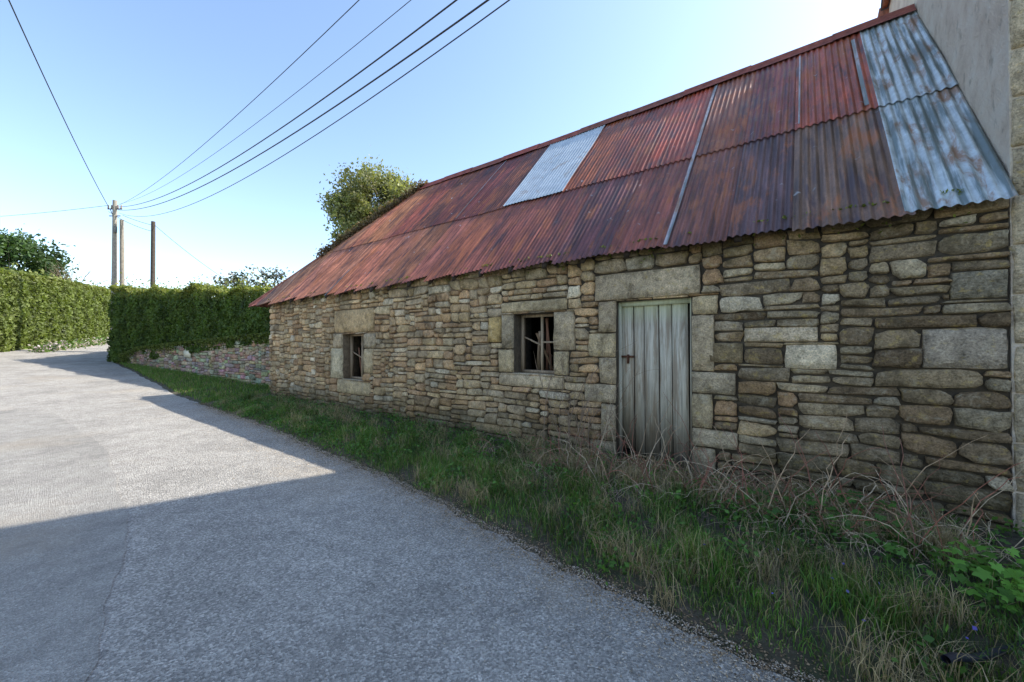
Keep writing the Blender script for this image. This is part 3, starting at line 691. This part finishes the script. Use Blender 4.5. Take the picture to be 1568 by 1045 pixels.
seg_hedge('clipped_hedge',[(-20.6,20.0,hh(-20.6,20)-.05,4.35),(-18.3,18.8,.72,4.15),(-12,15.55,1.35,3.75),(-7.3,13.15,1.75,3.42)],1.3,1,56000,.06,[(.075,.125,.02),(.10,.16,.03),(.125,.18,.038)],topcol=(.32,.32,.08))
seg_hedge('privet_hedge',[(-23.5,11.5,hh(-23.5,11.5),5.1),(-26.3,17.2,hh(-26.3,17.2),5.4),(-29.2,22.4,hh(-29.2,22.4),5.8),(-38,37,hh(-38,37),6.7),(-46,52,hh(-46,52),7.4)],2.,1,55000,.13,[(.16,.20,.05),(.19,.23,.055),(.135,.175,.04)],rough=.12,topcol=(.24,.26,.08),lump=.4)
gw=empty('garden_wall')
dx,dy=gB[0]-gA[0],gB[1]-gA[1]; Lg=math.hypot(dx,dy); dx/=Lg; dy/=Lg
def gmap(A,H,d):
    x=gA[0]+dx*A; y=gA[1]+dy*A
    nx,ny=dy,-dx
    if ny>0: nx,ny=-nx,-ny
    return np.stack([x+nx*(d+.05),y+ny*(d+.05),H+0*A],-1)
gtop=lambda a:np.interp(a,[0,1.6,3.5,8,Lg],[.75,1.0,1.35,1.6,1.95])
masonry('stones',0,Lg,-.1,2.0,gmap,.04,[],[],lambda a,h,rd:tuple(x*rd.uniform(.75,1.2) for x in rd.choice([(.48,.38,.28),(.52,.42,.31),(.42,.31,.22),(.50,.41,.31),(.36,.28,.20)])),33,M_stoneN,gw,wr=(5,12),hr=(2,5),topf=gtop,depth=.04)
a=Acc(); nn=24
for i in range(nn):
    aa,ab=Lg*i/nn,Lg*(i+1)/nn; V=[]
    for h_ in (0,1):
        for (q,dd) in ((aa,.03),(ab,.03),(ab,-.45),(aa,-.45)):
            V.append(tuple(gmap(np.array(q),np.array(-.2 if h_==0 else float(gtop(q))-.03),np.array(dd-.05))))
    a.add(V,[[3,2,1,0],[4,5,6,7],[0,1,5,4],[1,2,6,5],[2,3,7,6],[3,0,4,7]])
a.make('core',M_mortar,parent=gw)
N=5000; q=rng.uniform(1.5,Lg,N); gh=np.interp(q,[0,1.6,3.5,8,Lg],[.75,1.0,1.35,1.6,1.95])
z=gh+.12-np.abs(rng.normal(0,.12,N))*(1+.9*sn(q,0*q,71,1.5)); P=gmap(q,z,.10+rng.uniform(0,.12,N))
leaves('wall_ivy',P,.04,M_leaf,np.array([.13,.16,.035])*rng.uniform(.4,1.5,(N,1)))
pa=Acc(); ctr=7.6
V=[]
for d_ in (.03,.06):
    for (q,z) in ((ctr,1.05),(ctr+.55,1.05),(ctr+.55,1.33),(ctr,1.33)): V.append(tuple(gmap(np.array(q),np.array(z),np.array(d_+.03))))
pa.add(V,[[3,2,1,0],[4,5,6,7],[0,1,5,4],[1,2,6,5],[2,3,7,6],[3,0,4,7]],(.75,.67,.50))
pa.make('wall_plaque',mat_attr('plaque_paint',.6,20,.15))
N=2500; k=rng.uniform(0,1,N); x=-28.4+(-37.3+28.4)*k+rng.normal(0,.3,N)+.5; y=23+(37-23)*k; z=hf(x,y)+np.abs(rng.normal(.15,.18,N))
leaves('flower_border',np.stack([x,y,z],-1),.09,M_leaf,np.where((rng.random(N)<.35)[:,None],np.array([[.6,.5,.5]]),np.array([[.10,.18,.03]]))*rng.uniform(.6,1.2,(N,1)))

# ------------------------------------------------------------------ TREES
def tree(name,x,y,zc,rad,n_cl,n_lf,ls,cols,seed,base=None,flat=1.,trunk_r=.16,clr=.42,bark=(.2,.16,.12)):
    r=np.random.default_rng(seed); rd2=random.Random(seed); par=empty(name); z0=float(hf(x,y)) if base is None else base
    d=unit(r.normal(size=(n_cl,3))); d[:,2]=d[:,2]*.9+.05
    rr=rad*(r.uniform(.35,1,n_cl)**.55)*(1+.10*np.sin(d[:,0]*4+seed)+.08*np.sin(d[:,2]*7+seed*2))
    cc=np.array([x,y,zc])+d*rr[:,None]*[1,1,flat]
    tk=Acc(); top=np.array([x,y,zc-rad*.35*flat]); b0=np.array([x+rd2.uniform(-.2,.2),y,z0])
    tk.tube([b0,b0+(top-b0)*.35+[.08,0,0],b0+(top-b0)*.7-[.06,0,0],top],[trunk_r*1.25,trunk_r,trunk_r*.85,trunk_r*.65],bark,9)
    for i in range(0,n_cl,2):
        st=b0+(top-b0)*rd2.uniform(.6,1.); e=cc[i]; mid=(st+e)/2+r.normal(0,.1*rad,3)
        tk.tube([st,st+(mid-st)*.5,mid,mid+(e-mid)*.5,e],np.linspace(trunk_r*.35,trunk_r*.07,5),bark,5)
    tk.make('trunk_and_limbs',M_bark,True,par)
    m=n_cl*n_lf; C=np.repeat(cc,n_lf,0)+r.normal(size=(m,3))*rad*clr*.32*r.uniform(.5,1.3,(n_cl,1)).repeat(n_lf,0)
    tone=np.repeat(r.uniform(.55,1.35,n_cl),n_lf)*r.uniform(.7,1.25,m)
    col=np.array(cols)[r.integers(0,len(cols),m)]*tone[:,None]
    leaves('crown',C,ls,M_leaf,col,par)
    return par
tree('leafy_tree',-7.45,22.2,8.85,2.8,230,190,.085,[(.25,.26,.10),(.29,.28,.13),(.18,.20,.07)],3,flat=.9,clr=.33)
tree('background_tree',-59,46,10.6,4.4,90,150,.22,[(.06,.11,.035),(.08,.13,.045)],8,flat=.8)
tree('background_tree',-68,47,11.2,5.2,70,150,.22,[(.06,.11,.035),(.08,.13,.045)],9,flat=.8)
tree('magnolia',-12.6,19.5,4.75,1.3,30,30,.08,[(.09,.10,.04),(.12,.11,.05),(.6,.5,.47)],12,flat=.5,trunk_r=.06)
tree('magnolia',-15.0,20.6,4.7,1.1,24,26,.08,[(.09,.10,.04),(.6,.5,.47)],13,flat=.5,trunk_r=.05)
br=Acc()
for i in range(22):
    grow(np.array([-52+rd.gauss(0,.8),46,6.0]),unit(np.array([rd.gauss(0,.35),0,1])),rd.uniform(2,3.6),.035,2)
br.make('bare_bush',M_bark,True)

# ------------------------------------------------------------------ POLES AND WIRES
M_conc=mat_attr('pole_concrete',.85,6,.3); M_wire,_nt,_b=newmat('wire_black'); _b.inputs['Base Color'].default_value=(.02,.02,.025,1)
def pole(name,x,y,top,r0,r1,c,arms=True,lean=0):
    p=empty(name); a=Acc(); z0=float(hf(x,y)); 
    a.tube([(x+lean*(1-k),y,z0+(top-z0)*k) for k in np.linspace(0,1,8)],np.linspace(r0,r1,8),c,10); a.make('shaft',M_conc,True,p)
    if arms:
        b=Acc(); 
        b.tube([(x-.45,y,top-.55),(x+.45,y,top-.55)],.035,(.1,.1,.1),6); b.tube([(x-.35,y,top-1.0),(x+.35,y,top-1.0)],.03,(.1,.1,.1),6)
        b.tube([(x-.3,y,top-.55),(x,y,top-1.3)],.02,(.1,.1,.1),5)
        for dx_ in (-.42,-.2,.2,.42): b.tube([(x+dx_,y,top-.52),(x+dx_,y,top-.3)],[.045,.03],(.35,.25,.2),8)
        b.tube([(x+.14,y-.1,top-2.1),(x+.14,y-.1,top-1.7)],.09,(.15,.15,.15),8)
        b.make('crossarms',M_conc,False,p)
    return p
pole('utility_pole',-25.6,25.2,10.85,.16,.11,(.32,.28,.23),True,-.0)
pole('utility_pole',-25.15,25.2,9.6,.15,.10,(.28,.24,.19),False,.12)
pole('wooden_pole',-23.3,25.4,9.55,.15,.11,(.09,.07,.055),False)
wi=Acc()
def wire(p0,p1,sag,r=.013,n=40):
    p0=np.array(p0,float);p1=np.array(p1,float); k=np.linspace(0,1,n)[:,None]
    P=p0+(p1-p0)*k; P[:,2]-=(4*sag*k*(1-k))[:,0]; wi.tube(P,r,(.02,.02,.02),5)
pt=(-25.5,25.1,10.4)
wire(pt,(3.4,2.9,7.2),1.2,.014); wire((-25.3,25.1,10.2),(3.55,2.8,6.85),1.2,.015)
wire((-25.2,25.1,10.0),(3.2,2.4,6.15),1.45,.009)
wire(pt,(7.2,-1,7.75),1.0,.008); wire((-25.2,25.1,10.6),(7.2,-1,6.8),1.1,.006)
wire((-25.9,25.1,10.4),(-3.3,-1.0,11.1),.6,.016)
wire((-25.9,25.1,10.5),(-60,34,12.5),.5,.012)
wire((-25.1,25.2,9.9),(-23.3,25.4,9.3),.05,.012); wire((-23.3,25.4,9.4),(-15,24,4),.3,.012)
wire((-25.9,25.1,10.1),(-23.3,25.4,8.9),.15,.012)
wi.make('overhead_wires',M_wire,True)
